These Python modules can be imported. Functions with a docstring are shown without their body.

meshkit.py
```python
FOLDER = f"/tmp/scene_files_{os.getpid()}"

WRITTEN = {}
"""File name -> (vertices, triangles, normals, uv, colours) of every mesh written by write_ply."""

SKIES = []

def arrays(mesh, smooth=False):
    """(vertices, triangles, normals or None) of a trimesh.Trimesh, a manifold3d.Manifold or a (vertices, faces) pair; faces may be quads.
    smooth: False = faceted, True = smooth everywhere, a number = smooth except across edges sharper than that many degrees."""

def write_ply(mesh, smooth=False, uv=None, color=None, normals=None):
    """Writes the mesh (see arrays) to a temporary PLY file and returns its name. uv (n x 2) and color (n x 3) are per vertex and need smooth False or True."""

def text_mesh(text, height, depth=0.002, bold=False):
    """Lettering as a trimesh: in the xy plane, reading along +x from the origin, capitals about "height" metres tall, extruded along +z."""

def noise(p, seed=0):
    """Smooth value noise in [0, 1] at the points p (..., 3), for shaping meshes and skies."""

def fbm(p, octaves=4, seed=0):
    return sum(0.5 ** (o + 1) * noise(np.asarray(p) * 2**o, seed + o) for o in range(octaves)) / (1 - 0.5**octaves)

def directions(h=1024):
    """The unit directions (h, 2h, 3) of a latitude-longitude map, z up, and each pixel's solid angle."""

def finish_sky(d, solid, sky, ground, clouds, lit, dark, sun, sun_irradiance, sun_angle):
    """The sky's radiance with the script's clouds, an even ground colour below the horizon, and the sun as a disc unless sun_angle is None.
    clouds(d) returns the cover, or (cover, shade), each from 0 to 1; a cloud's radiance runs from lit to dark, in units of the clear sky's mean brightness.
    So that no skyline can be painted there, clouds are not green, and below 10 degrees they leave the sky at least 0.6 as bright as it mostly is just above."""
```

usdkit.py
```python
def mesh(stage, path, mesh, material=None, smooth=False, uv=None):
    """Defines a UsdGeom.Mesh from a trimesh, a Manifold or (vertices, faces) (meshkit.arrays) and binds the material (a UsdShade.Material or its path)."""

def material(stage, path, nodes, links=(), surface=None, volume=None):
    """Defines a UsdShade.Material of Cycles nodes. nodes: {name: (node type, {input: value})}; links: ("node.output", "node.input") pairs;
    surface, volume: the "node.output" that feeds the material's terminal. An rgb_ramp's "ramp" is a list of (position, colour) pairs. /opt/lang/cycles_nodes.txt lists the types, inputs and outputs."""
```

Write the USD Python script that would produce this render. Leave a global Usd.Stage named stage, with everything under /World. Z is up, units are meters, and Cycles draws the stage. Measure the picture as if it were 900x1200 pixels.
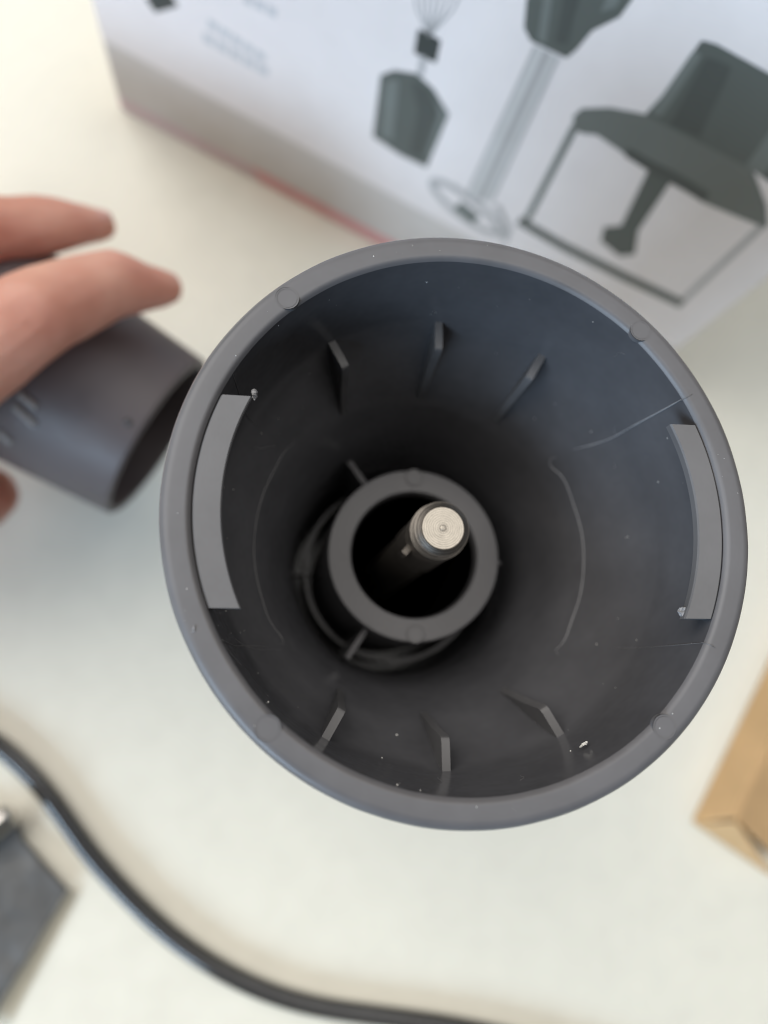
import math, random
import numpy as np
import trimesh, manifold3d as m3
from shapely.geometry import Polygon, LineString
from shapely import affinity
from pxr import Usd, UsdGeom, UsdLux, UsdShade, Gf, Sdf
import usdkit, meshkit

random.seed(7)
rng = np.random.default_rng(7)
stage = Usd.Stage.CreateInMemory()
UsdGeom.SetStageUpAxis(stage, UsdGeom.Tokens.z)
UsdGeom.SetStageMetersPerUnit(stage, 1.0)
UsdGeom.Xform.Define(stage, '/World')

# ------------------------------------------------------------------ camera
F = 867.0                                   # focal length in photograph pixels (900 x 1200)
CAM = np.array([0.0, 0.0, 0.235])
_n = np.array([315.7 - 450, 785.5 - 600, F]); _n /= np.linalg.norm(_n)
UP = -_n
AX = np.array([1.0, 0, 0]); AX = AX - UP * (AX @ UP); AX /= np.linalg.norm(AX)
AY = np.cross(UP, AX)
def w(c):                                   # camera axes (right, down, forward) -> world axes
    return np.array([c @ AX, c @ AY, c @ UP])
R_, D_, F_ = w(np.array([1.0, 0, 0])), w(np.array([0, 1.0, 0])), w(np.array([0, 0, 1.0]))
cam = UsdGeom.Camera.Define(stage, '/World/camera')
M = Gf.Matrix4d(1.0)
for i, v in enumerate((R_, -D_, -F_)):
    M.SetRow(i, Gf.Vec4d(*map(float, v), 0))
M.SetRow(3, Gf.Vec4d(*map(float, CAM), 1))
cam.AddTransformOp().Set(M)
cam.CreateHorizontalApertureAttr(27.0); cam.CreateVerticalApertureAttr(36.0)
cam.CreateFocalLengthAttr(27.0 * F / 900)
cam.CreateFStopAttr(9.4); cam.CreateFocusDistanceAttr(0.0935)
cam.CreateClippingRangeAttr(Gf.Vec2f(0.005, 50))
cam.CreateExposureAttr(0.07)

# ------------------------------------------------------------------ lamps
def area_light(name, pos, target, sx, sy, intensity, color):
    l = UsdLux.RectLight.Define(stage, '/World/' + name)
    pos, target = np.array(pos, float), np.array(target, float)
    z = pos - target; z /= np.linalg.norm(z)
    x = np.cross([0, 0, 1.0], z)
    x = np.array([1.0, 0, 0]) if np.linalg.norm(x) < 1e-6 else x / np.linalg.norm(x)
    y = np.cross(z, x)
    m = Gf.Matrix4d(1.0)
    for i, v in enumerate((x, y, z)):
        m.SetRow(i, Gf.Vec4d(*map(float, v), 0))
    m.SetRow(3, Gf.Vec4d(*map(float, pos), 1))
    l.AddTransformOp().Set(m)
    l.CreateWidthAttr(sx); l.CreateHeightAttr(sy)
    l.CreateIntensityAttr(intensity); l.CreateColorAttr(Gf.Vec3f(*color))
area_light('ceiling_light', (-2.0, 1.3, 2.65), (0, 0.05, 0.05), 3.8, 3.0, 3.5, (1.0, 0.96, 0.9))
area_light('window_light', (-1.7, -1.75, 1.15), (0, 0, 0.1), 1.8, 0.85, 13.5, (0.6, 0.79, 1.0))
area_light('room_light', (0.75, 0.45, 2.35), (0.05, 0, 0), 2.5, 2.3, 1.6, (1.0, 0.97, 0.92))

# ------------------------------------------------------------------ helpers
def at(px, py, z):                          # the point at height z seen at a photograph pixel
    d = w(np.array([px - 450, py - 600, F]))
    return CAM + d * ((z - CAM[2]) / d[2])
used = {}
def numbered(path):
    n = used.get(path, 0); used[path] = n + 1
    return path if n == 0 else '%s_%03d' % (path, n)
def tag(p, label=None, cat=None, group=None, kind=None):
    for k, v in (('label', label), ('category', cat), ('group', group), ('kind', kind)):
        if v: p.SetCustomDataByKey(k, v)
    return p
def thing(name, label, cat, loc=(0, 0, 0)):
    x = UsdGeom.Xform.Define(stage, numbered('/World/' + name))
    x.AddTranslateOp().Set(Gf.Vec3d(*map(float, loc)))
    x._loc = None
    ORIGIN[str(x.GetPath())] = np.array(loc, float)
    return tag(x.GetPrim(), label, cat)
ORIGIN = {}
def obj(name, mesh, mat, parent=None, smooth=30, label=None, kind=None):
    """one Mesh prim; mesh given in world coordinates, moved into the parent's own space"""
    base = str(parent.GetPath()) if parent else '/World'
    off = np.zeros(3)
    for k, v in ORIGIN.items():
        if base == k or base.startswith(k + '/'): off = v
    v, f = (mesh.to_mesh().vert_properties[:, :3], mesh.to_mesh().tri_verts) if hasattr(mesh, 'to_mesh') else (np.array(mesh.vertices), np.array(mesh.faces))
    t = trimesh.Trimesh(np.asarray(v, float) - off, f, process=False)
    p = usdkit.mesh(stage, numbered(base + '/' + name), t, mat, smooth=smooth).GetPrim()
    return tag(p, label, None, None, kind)
def cat(ms): return trimesh.util.concatenate(ms)
def revolve(profile, sections=200, centre=(0, 0, 0)):
    m = trimesh.creation.revolve(np.array(profile, float), sections=sections)
    m.apply_translation(centre); return m
def hull_of(points_radii, seg=20):
    return m3.Manifold.batch_hull([m3.Manifold.sphere(r, seg).translate(tuple(map(float, p))) for p, r in points_radii])
def tube(pts, r, sections=10, caps=True):
    pts = np.asarray(pts, float); n = len(pts)
    r = np.broadcast_to(r, n)
    tn = np.gradient(pts, axis=0); tn /= np.linalg.norm(tn, axis=1, keepdims=True)
    ref = np.array([0, 0, 1.0]) if abs(tn[0][2]) < 0.9 else np.array([1.0, 0, 0])
    V, Fc = [], []
    for i in range(n):
        a = np.cross(ref, tn[i]); a /= np.linalg.norm(a); b = np.cross(tn[i], a)
        ref = b
        ang = np.linspace(0, 2 * np.pi, sections, endpoint=False)
        V.append(pts[i] + r[i] * (np.cos(ang)[:, None] * a + np.sin(ang)[:, None] * b))
    V = np.vstack(V)
    for i in range(n - 1):
        for k in range(sections):
            a, b = i * sections + k, i * sections + (k + 1) % sections
            Fc += [[a, b, b + sections], [a, b + sections, a + sections]]
    if caps:
        V = np.vstack([V, pts[0], pts[-1]]); c0, c1 = len(V) - 2, len(V) - 1
        for k in range(sections):
            Fc += [[c0, (k + 1) % sections, k], [c1, (n - 1) * sections + k, (n - 1) * sections + (k + 1) % sections]]
    return trimesh.Trimesh(V, Fc, process=False)
def spline(p, n):
    from scipy.interpolate import CubicSpline
    p = np.asarray(p, float); s = np.r_[0, np.cumsum(np.linalg.norm(np.diff(p, axis=0), axis=1))]
    return CubicSpline(s, p)(np.linspace(0, s[-1], n))

# ------------------------------------------------------------------ materials
def plastic(name, col, rough=0.42, bump=0.25, scale=2500.0, spec=0.5, mottle=0.12, coat=0.0):
    c = np.array(col)
    return usdkit.material(stage, '/World/Looks/' + name, {
        'g': ('geometry', {}),
        'n': ('noise_texture', {'scale': scale, 'detail': 3.0}),
        'n2': ('noise_texture', {'scale': 90.0, 'detail': 4.0, 'roughness': 0.6}),
        'r': ('rgb_ramp', {'ramp': [(0.3, tuple(c * (1 - mottle))), (0.7, tuple(c * (1 + mottle)))]}),
        'rr': ('map_range', {'from_min': 0.3, 'from_max': 0.7, 'to_min': rough - 0.06, 'to_max': rough + 0.08}),
        'b': ('bump', {'strength': bump, 'distance': 0.00004}),
        'p': ('principled_bsdf', {'specular_ior_level': spec, 'coat_weight': coat}),
    }, [('g.position', 'n.vector'), ('g.position', 'n2.vector'), ('n2.fac', 'r.fac'), ('n2.fac', 'rr.value'), ('rr.result', 'p.roughness'),
        ('r.color', 'p.base_color'), ('n.fac', 'b.height'), ('b.normal', 'p.normal')], surface='p.BSDF')
grey = plastic('grey_plastic', (0.125, 0.122, 0.128))
grey_tab = plastic('grey_plastic_polished', (0.135, 0.132, 0.136), rough=0.36)
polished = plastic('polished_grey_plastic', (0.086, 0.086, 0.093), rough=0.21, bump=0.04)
grey_rib = plastic('grey_plastic_rib', (0.115, 0.113, 0.117), rough=0.4)
whitened = plastic('stressed_grey_plastic', (0.26, 0.26, 0.27), rough=0.4)
dust_mat = plastic('dust', (0.7, 0.69, 0.66), rough=0.7, bump=0)
cap_mat = plastic('cap_plastic', (0.085, 0.069, 0.071), rough=0.5)
mark_mat = plastic('pale_mark', (0.27, 0.27, 0.27), rough=0.5)
table_mat = plastic('cream_laminate', (0.785, 0.76, 0.66), rough=0.38, bump=0.05, scale=300.0, mottle=0.025)
cord_mat = plastic('black_rubber', (0.012, 0.012, 0.013), rough=0.15, spec=1.0, bump=0.05, mottle=0.05)
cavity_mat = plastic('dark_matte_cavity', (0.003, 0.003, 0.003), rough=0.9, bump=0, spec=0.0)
carton = plastic('white_coated_carton', (0.86, 0.805, 0.80), rough=0.42, bump=0.05, scale=800, mottle=0.02)
kraft = plastic('kraft_cardboard', (0.63, 0.405, 0.205), rough=0.8, bump=0.4, scale=1200, spec=0.2, mottle=0.08)
kraft_edge = plastic('kraft_cut_edge', (0.40, 0.25, 0.12), rough=0.85, bump=0.5, scale=1500, spec=0.2)
sleeve_mat = plastic('grey_film', (0.105, 0.104, 0.102), rough=0.42, bump=0.3, scale=60, mottle=0.12)
def flat(name, c): return plastic(name, c, rough=0.45, bump=0.0, mottle=0.04)
ink_dark = flat('print_dark_green_grey', (0.098, 0.112, 0.104))
ink_mid = flat('print_mid_grey', (0.17, 0.19, 0.18))
ink_black = flat('print_black_green', (0.04, 0.05, 0.05))
ink_black2 = flat('print_deep_green_grey', (0.07, 0.08, 0.076))
ink_light = flat('print_light_grey', (0.46, 0.45, 0.45))
ink_pale = flat('print_pale_grey', (0.64, 0.63, 0.62))
ink_mauve = flat('print_mauve', (0.66, 0.50, 0.51))
ink_lid = flat('print_lid_grey', (0.15, 0.165, 0.155))
ink_glass = flat('print_clear_glass', (0.86, 0.805, 0.80))
ink_band = flat('print_warm_grey', (0.64, 0.60, 0.575))
ink_pink = flat('print_dusty_pink', (0.76, 0.37, 0.37))
ink_text = flat('print_blue_grey', (0.60, 0.60, 0.62))
film = usdkit.material(stage, '/World/Looks/clear_film', {'t': ('transparent_bsdf', {'color': (0.97, 0.97, 0.965)}), 'g': ('glossy_bsdf', {'roughness': 0.25, 'color': (0.9, 0.9, 0.9)}),
    'f': ('fresnel', {'IOR': 1.45}), 'm': ('mix_closure', {})}, [('t.BSDF', 'm.closure1'), ('g.BSDF', 'm.closure2'), ('f.fac', 'm.fac')], surface='m.closure')
def steel(name, col, rough, centre=None):
    nodes = {'g': ('geometry', {}), 'p': ('principled_bsdf', {'metallic': 1.0})}
    links = [('g.position', 'mp.vector')]
    nodes['mp'] = ('mapping', {'location': tuple(-np.array(centre))})
    nodes['wv'] = ('wave_texture', {'wave_type': 'rings', 'rings_direction': 'z', 'scale': 1000.0, 'distortion': 1.6, 'detail': 3.0, 'detail_scale': 3.0, 'phase': 3.0})
    nodes['n'] = ('noise_texture', {'scale': 1500.0, 'detail': 4.0})
    nodes['r'] = ('rgb_ramp', {'ramp': [(0.0, tuple(np.array(col) * 0.33)), (0.4, tuple(np.array(col) * 0.72)), (1.0, tuple(np.array(col) * 1.1))]})
    nodes['mx'] = ('mix_float', {'fac': 0.35})
    nodes['b'] = ('bump', {'strength': 0.5, 'distance': 0.00003})
    nodes['p'][1]['roughness'] = rough
    links += [('mp.vector', 'wv.vector'), ('g.position', 'n.vector'), ('wv.fac', 'mx.a'), ('n.fac', 'mx.b'), ('mx.result', 'r.fac'), ('r.color', 'p.base_color'), ('mx.result', 'b.height'), ('b.normal', 'p.normal')]
    return usdkit.material(stage, '/World/Looks/' + name, nodes, links, surface='p.BSDF')
skin = usdkit.material(stage, '/World/Looks/skin', {
    'g': ('geometry', {}), 'n': ('noise_texture', {'scale': 55.0, 'detail': 4.0}), 'n2': ('noise_texture', {'scale': 900.0, 'detail': 2.0}),
    'r': ('rgb_ramp', {'ramp': [(0.3, (0.45, 0.19, 0.135)), (0.7, (0.61, 0.335, 0.255))]}),
    'b': ('bump', {'strength': 0.3, 'distance': 0.0002}),
    'p': ('principled_bsdf', {'roughness': 0.5, 'subsurface_weight': 0.25, 'subsurface_scale': 0.003, 'subsurface_radius': (1.0, 0.35, 0.2), 'specular_ior_level': 0.35})},
    [('g.position', 'n.vector'), ('g.position', 'n2.vector'), ('n.fac', 'r.fac'), ('r.color', 'p.base_color'), ('n2.fac', 'b.height'), ('b.normal', 'p.normal')], surface='p.BSDF')
nail_mat = plastic('nail', (0.6, 0.33, 0.27), rough=0.3, bump=0, mottle=0.03)

# ------------------------------------------------------------------ table
t = trimesh.creation.box((2.2, 1.8, 0.03)); t.apply_translation((0.1, 0.15, -0.015))
tag(obj('table_top', t, table_mat, smooth=False), 'smooth cream coloured table top under everything', None, kind='structure')

# ------------------------------------------------------------------ blender housing (the grey cup)
C = np.array([0.02367, 0.01919]); ZR = 0.150; mm = 0.001
def cyl(r, a, z):                           # radius mm, azimuth degrees, mm below the rim -> world
    a = np.radians(a); return np.array([C[0] + r * mm * np.cos(a), C[1] + r * mm * np.sin(a), ZR - z * mm])
house = thing('blender_housing', 'large dark grey plastic housing, open end up, ribs and a metal shaft inside', 'blender part', (C[0], C[1], 0))
INNER = np.array([(33.2, 0.62), (33.0, 5), (32.7, 10), (32.45, 15), (32.0, 17.5), (31.1, 20), (29.8, 22.6), (28.3, 25.4), (26.8, 28.2), (25.4, 31.2), (24.0, 35), (22.6, 39.5), (21.2, 45), (20.2, 51), (19.6, 57), (19.3, 62), (19.0, 80)])
def wall_r(z): return np.interp(z, INNER[:, 1], INNER[:, 0])
prof = [(0, -ZR / mm), (24, -150), (27.0, -148.5), (28.2, -146), (29.5, -120), (31.5, -80), (33.8, -45), (35.8, -15), (36.7, -3.0), (36.85, -1.5), (36.75, -0.75), (36.45, -0.3), (36.0, -0.06), (35.5, 0.0), (33.75, 0.0), (33.5, -0.05), (33.3, -0.18)]
rim_in = [(33.95, 0.0), (33.7, -0.05), (33.4, -0.25), (33.2, -0.62)]
OUTER = prof[:7]
def wobble(shell):
    v = np.array(shell.vertices)
    d = (meshkit.fbm(v * 160, 3, 3) - 0.5) * 0.12 * mm            # moulded plastic is never perfectly round
    rad = v[:, :2] - C; L = np.linalg.norm(rad, axis=1, keepdims=True)
    v[:, :2] += np.where(L > 0.02, rad / np.maximum(L, 1e-9) * d[:, None], 0)
    return trimesh.Trimesh(v, shell.faces, process=False)
base_c = (C[0], C[1], ZR)
obj('outer_shell', wobble(revolve(np.array(OUTER) * mm, 288, base_c)), grey, house, smooth=32)
obj('rim', wobble(revolve(np.array(prof[6:-3] + rim_in) * mm, 288, base_c)), grey, house, smooth=32)
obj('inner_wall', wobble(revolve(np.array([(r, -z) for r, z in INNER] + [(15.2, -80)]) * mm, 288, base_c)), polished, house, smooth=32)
# inner tube
T = [(10.6, -124), (10.6, -38), (10.75, -37.0), (10.95, -36.65), (11.2, -36.6), (14.3, -36.6), (14.6, -36.75), (14.75, -37.1), (15.3, -79.9), (15.3, -124), (10.6, -124)]
obj('inner_tube', revolve(np.array(T) * mm, 160, (C[0], C[1], ZR)), grey, house, smooth=32)
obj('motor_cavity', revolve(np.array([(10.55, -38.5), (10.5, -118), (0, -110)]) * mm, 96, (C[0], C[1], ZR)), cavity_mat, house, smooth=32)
T = [(16.9, -80), (16.9, -59.6), (17.7, -59.6), (17.7, -80)]
obj('base_ring', revolve(np.array(T + T[:1]) * mm, 120, (C[0], C[1], ZR)), grey, house, smooth=25)
def fin(az, poly, th):                      # a plate in a plane through the axis; poly of (radius, depth) in mm
    p = Polygon([(r, -z) for r, z in poly])
    m = trimesh.creation.extrude_polygon(p, th, engine='earcut')
    v = np.array(m.vertices); a = np.radians(az)
    e = np.array([np.cos(a), np.sin(a), 0]); n = np.array([-np.sin(a), np.cos(a), 0])
    o = np.array([C[0], C[1], ZR])
    V = o + (v[:, :1] * e + v[:, 1:2] * np.array([0, 0, 1]) + (v[:, 2:] - th / 2) * n) * mm
    return trimesh.Trimesh(V, m.faces, process=False)
for az in (90, 60, 120, -90, -60, -120):
    rt = wall_r(16)
    zs = np.linspace(16.2, 33.5, 12)
    out = [(wall_r(z) + 0.4, z) for z in zs]
    obj('rib', fin(az, [(rt + 0.4, 15.9), (rt - 0.2, 15.9), (28.6, 16.1), (28.05, 16.4), (27.8, 17.0), (27.2, 22), (25.5, 31), (25.1, 33.2)] + out[::-1], 1.15), grey_rib, house, smooth=30)
for az in (122, -122):
    obj('web', fin(az, [(14.6, 40.0), (14.6, 79), (19.0, 79), (19.8, 56), (20.3, 50), (20.6, 44), (20.3, 41.5)], 0.9), grey, house)
for az in (181,):
    obj('floor_web', fin(az, [(16.0, 60.6), (16.0, 66), (19.1, 66), (19.4, 60.9)], 0.8), grey, house)
# locking tabs
for mid, ylo, yhi in ((180.0, -12.35, 13.0), (0.0, -12.95, 12.25)):
    P = [(29.75, 0.65), (29.9, 0.42), (32.85, 0.36), (33.0, 0.48), (33.06, 0.9), (33.3, 1.1), (33.3, 2.6), (29.8, 1.7)]
    n = 40; V, Fc = [], []
    for s in np.linspace(0, 1, n):
        for r, z in P:                        # the ends are cut parallel, not radially
            a0, a1 = math.asin(ylo / r), math.asin(yhi / r)
            a = a0 + (a1 - a0) * s
            if mid: a = math.pi - a
            V.append((C[0] + r * mm * np.cos(a), C[1] + r * mm * np.sin(a), ZR - z * mm))
    k = len(P)
    for i in range(n - 1):
        for j in range(k):
            a, b = i * k + j, i * k + (j + 1) % k
            Fc += [[a, b, b + k], [a, b + k, a + k]]
    for j in range(1, k - 1):
        Fc += [[0, j + 1, j], [(n - 1) * k, (n - 1) * k + j, (n - 1) * k + j + 1]]
    m = trimesh.Trimesh(V, Fc, process=False); trimesh.repair.fix_normals(m)
    obj('locking_tab', m, grey_tab, house, smooth=25)
# fine moulded outline round each tab's panel, as a low ridge on the wall
def on_wall(pts, lift=0.02): return [cyl(wall_r(z) - lift, a, z) for a, z in pts]
def outline(sgn, mid, part):
    top, side, corner, arc = 28.6, 30.2, 36.5, 28.6
    if part == 'side_a': q = [(top, 0.8), (29.2, 8), (29.8, 15), (30.2, 18.5), (31.5, 21.5), (33.5, 24.5)]
    if part == 'arc': q = [(34.5, 27.6), (35.8, 28.2), (35, 28.9), (30, 28.9), (20, 28.7), (8, 28.6), (-5, 28.6), (-18, 28.6), (-28, 28.6), (-36, 28.6), (-38.5, 28.4), (-38.6, 27.9)]
    if part == 'side_b': q = [(-top, 0.8), (-29.0, 6), (-29.6, 13), (-30.4, 18.5), (-31.2, 20.5)]
    return [(mid + a, z) for a, z in q]
for mid in (0.0, 180.0):
    for part, r in (('side_a', 0.10), ('arc', 0.095), ('side_b', 0.06)):
        q = spline(np.array(outline(1, mid, part)), 40)
        rr = r * (0.75 + 0.5 * meshkit.noise(np.c_[q * 0.5, np.full(40, mid + r)])) * mm * np.r_[np.linspace(.4, 1, 4), np.ones(30), np.linspace(1, .25, 6)]
        obj('panel_ridge', tube(on_wall([tuple(x) for x in q]), rr, 8), whitened if (part != 'side_b' and mid == 0) else grey_tab, house, smooth=60)
# ejector pin marks on the rim and on the tube
def pin(az, R, r, z, depth=0.7, h=0.05):
    m = revolve(np.array([(0, -depth), (r, -depth), (r, h - 0.03), (r - 0.06, h), (r - 0.2, h), (r - 0.3, h - 0.015), (0, h - 0.015)]) * mm, 40)
    m.apply_translation(cyl(R, az, z)); return m
for az, R, hh in ((131.5, 34.6, 0.036), (-133, 34.65, 0.042), (46.5, 34.45, 0.032), (-48.5, 34.4, 0.03)):
    obj('pin_mark', pin(az, R, 1.5, 0, 0.7, hh), grey, house, smooth=35)
for az in (90, -90):
    obj('pin_mark', pin(az, 13.35, 1.55, 36.6, 6, 0.13), grey, house, smooth=35)
for az in (28.4, -28.6):
    q = [cyl(33.1, az, 0.9), cyl(33.35, az, 0.3), cyl(33.7, az, 0.03), cyl(34.3, az, -0.005), cyl(35.0, az, 0.02)]
    obj('parting_line', tube(spline(q, 24), 0.06 * mm * np.r_[np.ones(14), np.linspace(1, .2, 10)], 6), grey_tab, house, smooth=60)
for az, z in ((-4, 37.4),):
    obj('tube_nub', hull_of([(cyl(14.6, az, z), 0.5 * mm), (cyl(15.3, az, z + 0.6), 0.35 * mm)], 14), grey, house, smooth=60)
# bits of moulding flash
def blob(points, seed, r):
    m = hull_of([(p, r * mm * (0.5 + random.random())) for p in points], 12).refine_to_length(0.12 * mm)
    a = m.to_mesh(); vv = np.array(a.vert_properties[:, :3], float)
    vv += (np.stack([meshkit.noise(vv * 4000 + k * 31, seed) for k in range(3)], 1) - 0.5) * 0.35 * mm
    return trimesh.Trimesh(vv, a.tri_verts, process=False)
obj('moulding_flash', blob([cyl(29.9, 152.6, 1.2), cyl(29.6, 153.6, 1.8), cyl(30.1, 151.9, 2.2)], 1, 0.3), whitened, house, smooth=70)
obj('moulding_flash', blob([cyl(30.0, -22.8, 1.2), cyl(29.7, -23.8, 1.9), cyl(30.0, -24.6, 1.4)], 2, 0.4), whitened, house, smooth=70)
obj('moulding_flash', blob([cyl(32.3, -62.0, 7), cyl(32.2, -61.2, 6.6), cyl(32.3, -60.4, 6.9)], 3, 0.22), dust_mat, house, smooth=70)
obj('moulding_flash', blob([cyl(35.2, -155.6, -0.02), cyl(35.5, -154.8, 0.0)], 4, 0.16), whitened, house, smooth=70)
# scratches on the wall
for a0, z0, a1, z1, r in ((-152, 17, -143, 27, .05), (-151, 2, -145, 8, .05), (154, 22, 149, 26, .07), (45, 4, 47, 6, .03), (-95, 8, -93, 12, .04), (30, 17, 33, 16, .04), (-78, 6, -76, 8, .05)):
    obj('scratch', tube(on_wall([(a0 + (a1 - a0) * s + 0.6 * math.sin(5 * s), z0 + (z1 - z0) * s) for s in np.linspace(0, 1, 8)], 0.01), r * mm * 0.9, 6), grey_tab, house)
# dust specks on rim and wall
ms = []
for k in range(95):
    a = rng.uniform(0, 360); s = rng.random() ** 2.5 * 0.09 + 0.03
    if k % 4 == 0: s *= 0.7; p = cyl(rng.uniform(33.8, 36), a, -0.01)
    else: z = rng.uniform(0.8, 26); p = cyl(wall_r(z) - 0.02, a, z)
    m = trimesh.creation.icosphere(1, s * mm); m.vertices *= rng.uniform(0.5, 1.5, 3); m.apply_translation(p); ms.append(m)
obj('dust_speck', cat(ms), dust_mat, house, smooth=60, kind='stuff')

# drive shaft in the middle of the tube
S = np.array([C[0] - 0.0003, C[1] + 0.00025, ZR])
bright = steel('turned_steel', (0.60, 0.55, 0.48), 0.38, (S[0], S[1], 0))
darksteel = steel('dark_oily_steel', (0.34, 0.31, 0.28), 0.5, (S[0], S[1], 0))
P = [(0, -122), (3.75, -122), (3.75, -34), (4.0, -33), (4.0, -21.2), (3.75, -20.9), (3.75, -20.2), (4.1, -19.9)]
sh = revolve(np.array(P + [(4.1, -17.4), (0, -17.4)]) * mm, 64, S)
shaft = obj('drive_shaft', sh, darksteel, house, smooth=28)
P = [(0, -17.5), (4.15, -17.5)]
z = -17.3
for k in range(4):                           # turned grooves below the end face
    P += [(4.2 - 0.07 * k, z), (4.2 - 0.07 * k, z + 0.38), (3.98 - 0.07 * k, z + 0.46), (3.98 - 0.07 * k, z + 0.56)]; z += 0.62
P += [(3.75, -14.75), (3.1, -14.25), (2.95, -14.18), (1.6, -14.18), (0.8, -14.175), (0.3, -14.17), (0, -14.17)]
obj('shaft_collar', revolve(np.array(P[:-7] + [(3.75, -14.75), (3.12, -14.26), (3.06, -14.34), (0, -14.34)]) * mm, 96, S), steel('worn_steel', (0.27, 0.245, 0.22), 0.5, (S[0], S[1], 0)), shaft, smooth=25)
E_ = [(0, -14.6), (3.04, -14.6), (3.04, -14.24), (2.96, -14.18), (1.6, -14.18), (0.8, -14.175), (0.3, -14.17), (0, -14.17)]
obj('shaft_end_face', revolve(np.array(E_) * mm, 96, S), bright, shaft, smooth=25)
m = trimesh.creation.icosphere(3, 1.0); m.vertices *= np.array([0.36, 0.36, 0.07]) * mm; m.apply_translation(S + np.array([0, 0, -14.15]) * mm)
obj('centre_mark', m, bright, shaft, smooth=70)
m = trimesh.creation.box((0.9 * mm, 2.0 * mm, 3 * mm)); m.apply_transform(trimesh.transformations.rotation_matrix(math.radians(-40), (0, 0, 1)))
m.apply_translation(S + np.array([-3.7, -1.9, -22.5]) * mm)
obj('shaft_key', m, darksteel, shaft, smooth=False)

# ------------------------------------------------------------------ held cap
def cam_pt(px, py, d):                      # a measured point d metres below the camera
    return at(px, py, CAM[2] - d)
cap_c = at(187, 513, 0.045)
view = cap_c - CAM; view /= np.linalg.norm(view)
e1 = at(195, 514, 0.045) - cap_c; e2 = at(185, 504, 0.045) - cap_c
side = (0.86 * e1 / np.linalg.norm(e1) - 0.51 * e2 / np.linalg.norm(e2)); side -= view * (side @ view); side /= np.linalg.norm(side)
axis = side * 0.98 - view * 0.18; axis /= np.linalg.norm(axis)
def on_axis(m, o, ax):
    z = ax; x = np.cross([0, 0, 1.0], z); x /= np.linalg.norm(x); y = np.cross(z, x)
    T = np.eye(4); T[:3, 0], T[:3, 1], T[:3, 2], T[:3, 3] = x, y, z, o
    m.apply_transform(T); return m
RC = 23.0
P = [(0, -52), (20, -52), (23.5, -50.5), (25.5, -47.5), (26.2, -44), (25.9, -38), (RC + 0.2, -1.2), (RC, -0.4), (RC - 0.5, 0), (RC - 1.6, 0), (RC - 2.1, -0.5), (RC - 2.2, -1.5), (22.5, -36), (19, -42), (0, -42)]
capt = thing('coupling_cap', 'small grey plastic cup held sideways between fingers and thumb', 'blender part', cap_c)
body = obj('cap_body', on_axis(revolve(np.array(P) * mm, 128), cap_c, axis), cap_mat, capt, smooth=32)
P = [(RC + 1.35, -16.3), (RC + 1.9, -16.2), (RC + 1.95, -15.2), (RC + 1.3, -15.1)]
def cap_pt(px, py):                         # where a pixel's ray meets the cap's outer cone
    d = at(px, py, 0) - CAM; d /= np.linalg.norm(d)
    for s in np.arange(0.1, 0.3, 0.0002):
        q = CAM + d * s; h = (q - cap_c) @ axis; r = np.linalg.norm(q - cap_c - h * axis)
        if -0.05 < h < 0 and r < (RC + 0.2 - h / 0.038 * 2.7) * mm: return q, (q - cap_c - h * axis) / r
    return None, None
q, nrm = cap_pt(150, 495)
m = trimesh.creation.icosphere(2, 1.1 * mm); m.apply_translation(q - nrm * 0.6 * mm); obj('dimple_dot', m, cord_mat, capt, smooth=60)
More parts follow.
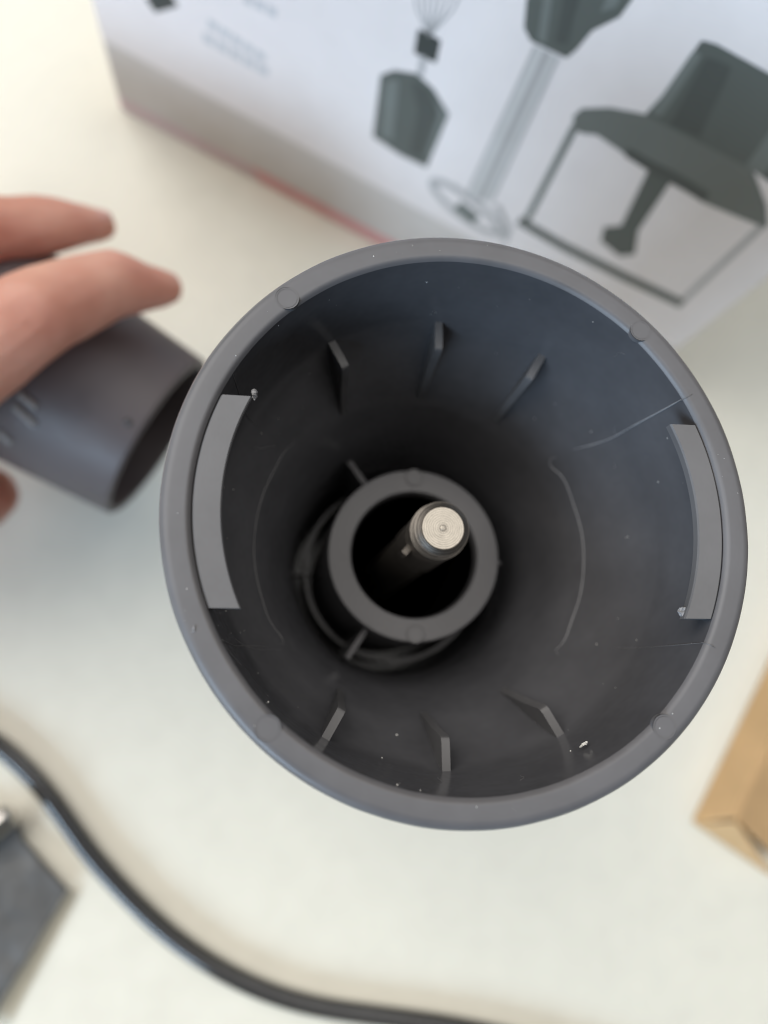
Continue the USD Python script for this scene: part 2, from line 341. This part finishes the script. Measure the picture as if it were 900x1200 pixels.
for (x0, y0, x1, y1) in ((18, 476, 42, 498), (24, 462, 44, 478), (0, 505, 14, 518)):
    pts = []
    for s in np.linspace(0, 1, 7):
        q, nrm = cap_pt(x0 + (x1 - x0) * s, y0 + (y1 - y0) * s)
        if q is not None: pts.append(q + nrm * 0.35 * mm)
    if len(pts) > 2: obj('pale_mark', tube(pts, 0.75 * mm, 8), mark_mat, capt, smooth=60)

# ------------------------------------------------------------------ hand
hand_o = cam_pt(-150, 480, 0.17)
hand = thing('hand', 'hand reaching in from the left edge, fingers curled over the small grey cup', 'hand', hand_o)
def J(px, py, d, r): return (cam_pt(px, py, d), r * mm)
fingers = {
    'index': [J(-150, 500, .152, 11.5), J(45, 366, .150, 9.0), J(128, 333, .157, 7.4), J(193, 338, .166, 3.9)],
    'middle': [J(-170, 360, .158, 10.5), J(-35, 272, .160, 7.8), J(55, 264, .167, 6.6), J(117, 264, .174, 3.7)],
    'ring': [J(-210, 270, .165, 10), J(-125, 180, .172, 7.4), J(-85, 190, .186, 6.4), J(-60, 212, .198, 5.2)],
    'little': [J(-240, 200, .175, 9), J(-170, 115, .185, 6.4), J(-120, 120, .195, 5.6), J(-85, 140, .205, 4.8)],
    'thumb': [J(-330, 640, .185, 13), J(-190, 650, .200, 10.5), J(-85, 620, .208, 9.6), J(-14, 580, .211, 7.6)],
}
wrist = J(-480, 520, .175, 21); arm = J(-800, 640, .18, 27)
parts = []
for k, f in fingers.items():
    for a, b in zip(f, f[1:]): parts.append(hull_of([a, b], 28))
pal = [fingers[k][0] for k in ('index', 'middle', 'ring', 'little')]
parts.append(hull_of([pal[0], pal[1], wrist], 24)); parts.append(hull_of([pal[1], pal[2], pal[3], wrist], 24))
parts.append(hull_of([fingers['thumb'][0], pal[0], wrist], 24)); parts.append(hull_of([wrist, arm], 24))
hm = m3.Manifold.batch_boolean(parts, m3.OpType.Add).refine_to_length(2.4 * mm).to_mesh()
hm = trimesh.Trimesh(hm.vert_properties[:, :3].astype(float), hm.tri_verts, process=True)
trimesh.smoothing.filter_taubin(hm, lamb=0.5, nu=0.5, iterations=26)
v = np.array(hm.vertices); hm.vertices = v + hm.vertex_normals * ((meshkit.fbm(v * 160, 3, 5) - 0.5) * 1.0 * mm)[:, None]
hobj = obj('skin', hm, skin, hand, smooth=True)
for k in ('index', 'middle', 'thumb', 'ring', 'little'):
    (p0, r0), (p1, r1) = fingers[k][2], fingers[k][3]
    ax = (p1 - p0) / np.linalg.norm(p1 - p0); up = np.array([0, 0.45, 1.0]) if k != 'thumb' else np.array([-0.2, -1.0, -0.3])
    up = up - ax * (up @ ax); up /= np.linalg.norm(up); sd = np.cross(ax, up)
    m = trimesh.creation.icosphere(3, 1.0); vv = np.array(m.vertices)
    vv = p1 - ax * 2.6 * mm + up * (r1 * 0.78) + vv[:, :1] * ax * 5.2 * mm + vv[:, 1:2] * sd * (r1 * 0.72) + vv[:, 2:] * up * r1 * 0.3
    obj('fingernail', trimesh.Trimesh(vv, m.faces, process=False), nail_mat, hobj, smooth=60)

# ------------------------------------------------------------------ product box with printed face
P0, P1 = at(140, 127, 0), at(745, 448, 0)
eu = (P1 - P0); BW = np.linalg.norm(eu); eu /= BW; ev = np.array([0, 0, 1.0]); en = np.cross(eu, ev)      # en points to the viewer
BH, BD = 0.18, 0.11
def onbox(px, py):
    d = at(px, py, 0) - CAM; s = ((P0 - CAM) @ en) / (d @ en); q = CAM + d * s - P0
    return (q @ eu, q @ ev)
def rbox(lo, hi, r=0.8 * mm):
    return m3.Manifold.batch_hull([m3.Manifold.sphere(r, 12).translate((x, y, z)) for x in (lo[0] + r, hi[0] - r) for y in (lo[1] + r, hi[1] - r) for z in (lo[2] + r, hi[2] - r)])
BT = np.eye(4); BT[:3, 0], BT[:3, 1], BT[:3, 2], BT[:3, 3] = eu, -en, ev, P0
def local(m):
    if hasattr(m, 'to_mesh'): a = m.to_mesh(); m = trimesh.Trimesh(a.vert_properties[:, :3].astype(float), a.tri_verts, process=False)
    m.apply_transform(BT); return m
pbox = thing('product_box', 'white printed carton with dark pictures of kitchen tools, standing behind the housing', 'box', P0)
obj('carton', local(rbox((0, 0, 0), (BW, BD, BH))), carton, pbox, smooth=30)
def printed(name, poly, mat, layer=1, uv=False, parent=None):
    g = poly if hasattr(poly, 'area') else Polygon([p if uv else onbox(*p) for p in poly]).buffer(0)
    g = g.intersection(Polygon([(0.0009, 0.0009), (BW - 0.0009, 0.0009), (BW - 0.0009, BH - 0.0009), (0.0009, BH - 0.0009)]))
    if g.is_empty: return None
    if not uv: g = g.buffer(0.7 * mm).buffer(-1.4 * mm).buffer(0.7 * mm) if g.area > 3e-5 else g
    if g.is_empty: return None
    gs = getattr(g, 'geoms', [g])
    m = cat([trimesh.creation.extrude_polygon(x, 0.06 * mm * layer, engine='earcut') for x in gs])
    v = np.array(m.vertices); V = np.c_[v[:, 0], -v[:, 2] , v[:, 1]]
    mm_ = trimesh.Trimesh(V, m.faces, process=False); mm_.invert() if False else None
    return obj(name, local(mm_), mat, parent or pbox, smooth=False)
def ribbon(name, pts, width_px, mat, layer=1, parent=None):
    q = [onbox(*p) for p in pts]
    wd = np.hypot(*(np.subtract(onbox(pts[0][0] + width_px, pts[0][1]), onbox(*pts[0]))))
    return printed(name, LineString(q).buffer(wd / 2, cap_style='flat'), mat, layer, True, parent)
hb = onbox(128, 50)[1]
printed('grey_band', [(0, 0.004), (BW, 0.004), (BW, hb * 0.95), (0, hb)], ink_band, 1, True)
printed('mauve_edge_strip', [(0, 0), (BW * 0.27, 0), (BW * 0.25, 0.0068), (0, 0.0068)], ink_mauve, 2, True)
printed('pink_edge_strip', [(BW * 0.27, 0), (BW, 0), (BW, 0.0068), (BW * 0.25, 0.0068)], ink_pink, 2, True)
# small print
for k, (a, b) in enumerate((((243, 26), (312, 70)), ((237, 42), (316, 86)))):
    n = 5
    for i in range(n):
        s0, s1 = (i + 0.06) / n, (i + 0.9) / n
        p = lambda s: (a[0] + (b[0] - a[0]) * s, a[1] + (b[1] - a[1]) * s)
        ribbon('small_print', [p(s0), p(s1)], 10, ink_text, 1)
ribbon('bold_print', [(176, 6), (203, -2)], 13, ink_black, 1); ribbon('bold_print', [(176, -20), (203, -28)], 12, ink_black, 1)
for x in range(3): ribbon('small_print', [(285 + x * 14, -4 + 7 * x), (296 + x * 14, 2 + 7 * x)], 10, ink_text, 1)
# whisk picture
wk = printed('whisk_picture', [(446, 88), (462, 82), (488, 86), (508, 104), (526, 134), (500, 196), (470, 182), (437, 160)], ink_dark, 1)
printed('whisk_highlight', [(452, 95), (468, 92), (460, 165), (446, 158)], ink_mid, 2, parent=wk)
printed('whisk_shade', [(482, 92), (502, 106), (514, 132), (494, 184), (480, 178), (490, 130)], ink_black2, 2, parent=wk)
printed('whisk_edge', [(511, 116), (522, 134), (503, 184), (499, 182), (514, 136)], ink_mid, 2, parent=wk)
printed('whisk_neck', [(490, 33), (517, 47), (511, 74), (485, 62)], ink_black, 1, parent=wk)
for dx in (-26, -15, -4, 8, 20, 34, 50):
    ribbon('whisk_wire', [(503, 42), (503 + dx * 0.55, 12), (506 + dx, -40), (512 + dx * 1.1, -90)], 2.4, ink_light, 1, parent=wk)
ribbon('whisk_stem', [(497, 66), (492, 88)], 7, ink_light, 2, parent=wk)
# stick blender picture
sb = printed('stick_blender_picture', [(618, -10), (614, 32), (622, 48), (664, 68), (676, 58), (694, 36), (726, 20), (742, -2), (752, -40), (640, -60)], ink_dark, 1)
printed('handle_highlight', [(640, -20), (650, -20), (640, 50), (630, 46)], ink_mid, 2, parent=sb)
printed('handle_shade', [(664, -20), (684, -20), (664, 52), (650, 50)], ink_black2, 2, parent=sb)
printed('handle_highlight', [(718, -20), (735, -20), (722, 8), (704, 14)], ink_mid, 2, parent=sb)
printed('wand', [(626, 52), (655, 66), (576, 238), (546, 228)], ink_pale, 1, parent=sb)
ribbon('wand_edge', [(628, 54), (548, 228)], 4, ink_light, 2, parent=sb); ribbon('wand_shadow', [(642, 60), (612, 125), (562, 234)], 11, ink_light, 2, parent=sb)
ribbon('wand_edge', [(654, 66), (575, 237)], 4, ink_light, 3, parent=sb)
th = np.linspace(0, 2 * np.pi, 40)
gx = [(546 + 44 * math.cos(a) * 0.86 - 15 * math.sin(a) * -0.5 * 1.2, 243 + 44 * math.cos(a) * 0.52 + 20 * math.sin(a)) for a in th]
ribbon('blade_guard', gx, 9, ink_light, 1, parent=sb)
ribbon('guard_blade', [(536, 240), (558, 258)], 17, ink_mid, 2, parent=sb); ribbon('guard_lip', [(582, 240), (596, 268), (590, 282)], 8, ink_light, 2, parent=sb)
# chopper picture
ch = printed('chopper_picture', [(822, 47), (840, 52), (905, 88), (960, 120), (905, 215), (878, 196), (756, 134), (776, 112)], ink_dark, 3)
printed('motor_highlight', [(812, 60), (824, 62), (776, 136), (762, 132)], ink_mid, 4, parent=ch)
printed('motor_highlight', [(905, 150), (925, 158), (896, 205), (874, 194)], ink_mid, 4, parent=ch)
printed('chopper_lid', [(672, 136), (682, 127), (715, 126), (757, 134), (800, 154), (850, 180), (882, 198), (898, 240), (900, 268), (868, 255), (822, 236), (800, 222), (760, 200), (735, 182), (700, 158), (682, 156), (672, 150)], ink_lid, 2, parent=ch)
printed('motor_shade', [(828, 66), (858, 78), (820, 160), (785, 146)], ink_black2, 4, parent=ch)
printed('lid_rim', [(735, 172), (760, 186), (810, 212), (832, 226), (826, 236), (800, 222), (760, 200), (732, 182)], ink_black2, 3, parent=ch)
printed('bowl', [(676, 156), (700, 160), (760, 200), (826, 238), (896, 268), (796, 352), (616, 262)], ink_glass, 0.5, parent=ch)
printed('bowl_shine', [(690, 175), (752, 205), (705, 292), (640, 262)], carton, 0.8, parent=ch)
printed('bowl_shine', [(775, 225), (870, 268), (790, 335), (724, 300)], carton, 0.8, parent=ch)
ribbon('bowl_side', [(674, 148), (614, 264)], 9, ink_mid, 2, parent=ch); ribbon('bowl_side', [(894, 264), (798, 354)], 9, ink_light, 2, parent=ch)
ribbon('bowl_base', [(608, 258), (660, 288), (730, 323), (800, 356)], 13, ink_dark, 3, parent=ch)
printed('blade_stem', [(764, 190), (792, 204), (748, 270), (744, 298), (726, 300), (704, 282), (708, 266), (728, 264)], ink_dark, 2, parent=ch)

# ------------------------------------------------------------------ power cord
path = [(-70, 835), (-20, 862), (20, 893), (62, 940), (102, 996), (144, 1044), (192, 1090), (244, 1128), (302, 1158), (365, 1178), (440, 1190), (530, 1203), (640, 1228), (760, 1270)]
pts = spline([at(x, y, 0.0024) for x, y in path], 160)
cord = tag(obj('power_cord', tube(pts, 2.5 * mm, 24), cord_mat, smooth=60), 'glossy black power cord curving across the lower left of the table', 'cord')

# ------------------------------------------------------------------ cardboard box, lower right
K = at(812, 962, 0); e1 = at(897, 786, 0) - K; e1 /= np.linalg.norm(e1); e2 = np.cross(e1, [0, 0, 1.0])
KT = np.eye(4); KT[:3, 0], KT[:3, 1], KT[:3, 2], KT[:3, 3] = e1, e2, [0, 0, 1], K
cb = thing('folded_cardboard', 'folded brown cardboard piece with a ridge, at the lower right edge', 'cardboard', K)
def panel(q, r=0.55 * mm): return m3.Manifold.batch_hull([m3.Manifold.sphere(r, 10).translate(tuple(map(float, p))) for p in q])
lift = np.array([0, 0, 0.0007]); rs = at(858, 957, 0.013); L = 0.12
k0, k1, r1, f0 = K + lift, K + e1 * L + lift, rs + e1 * L, K + e2 * 0.03 + lift
obj('left_panel', panel([k0, k1, r1, rs]), kraft, cb)
obj('right_panel', panel([rs + e2 * 0.0012, r1 + e2 * 0.0012, f0 + e1 * L, f0 + e1 * 0.006]), kraft, cb)
obj('end_panel', panel([k0 + e2 * 0.0015, rs + e2 * 0.002 - e1 * 0.001, f0]), kraft, cb)

# ------------------------------------------------------------------ grey sleeve and metal piece, lower left
out = [at(x, y, 0) for x, y in ((81, 1041), (30, 983), (24, 962), (-60, 930), (-260, 1110), (-90, 1320), (-4, 1182))]
g = Polygon([p[:2] for p in out])
m = trimesh.creation.extrude_polygon(g.buffer(-0.6 * mm).buffer(0.6 * mm), 3.2 * mm, engine='earcut'); m.apply_translation((0, 0, 0.0004))
so = at(-60, 1100, 0)
sl = thing('grey_sleeve', 'flat dark grey sleeve with clear plastic edge lying in the lower left corner', 'sleeve', so)
a = m3.Manifold(m3.Mesh(np.array(m.vertices, np.float32), np.array(m.faces, np.uint32))).refine_to_length(1.2 * mm).to_mesh()
v = np.array(a.vert_properties[:, :3], float); v[:, 2] += np.where(v[:, 2] > 0.002, (np.abs(meshkit.fbm(v * [60, 60, 0], 3, 9) - 0.5) * 3.6 - 0.3) * mm, 0)
obj('sleeve_body', trimesh.Trimesh(v, a.tri_verts, process=False), sleeve_mat, sl, smooth=50)
e = [at(x, y, 0.0006) for x, y in ((83, 1041), (92, 1047), (8, 1203), (-6, 1192))]
f = trimesh.creation.extrude_polygon(Polygon([p[:2] for p in e]), 0.3 * mm, engine='earcut'); f.apply_translation((0, 0, 0.0006))
obj('clear_edge', f, film, sl, smooth=False)
cs = at(0, 960, 0.006)
rod = revolve(np.array([(0, -30), (3.4, -30), (3.4, -1), (2.6, 0), (0, 0.2)]) * mm, 40)
on_axis(rod, at(14, 952, 0.0075), (lambda d: d / np.linalg.norm(d))(at(14, 952, 0.0075) - at(-40, 1000, 0.0075)))
tag(obj('metal_rod', rod, steel('polished_steel', (0.8, 0.77, 0.72), 0.25, (0, 0, 0)), smooth=30), 'shiny metal rod end lying on the grey sleeve at the left edge', 'rod')
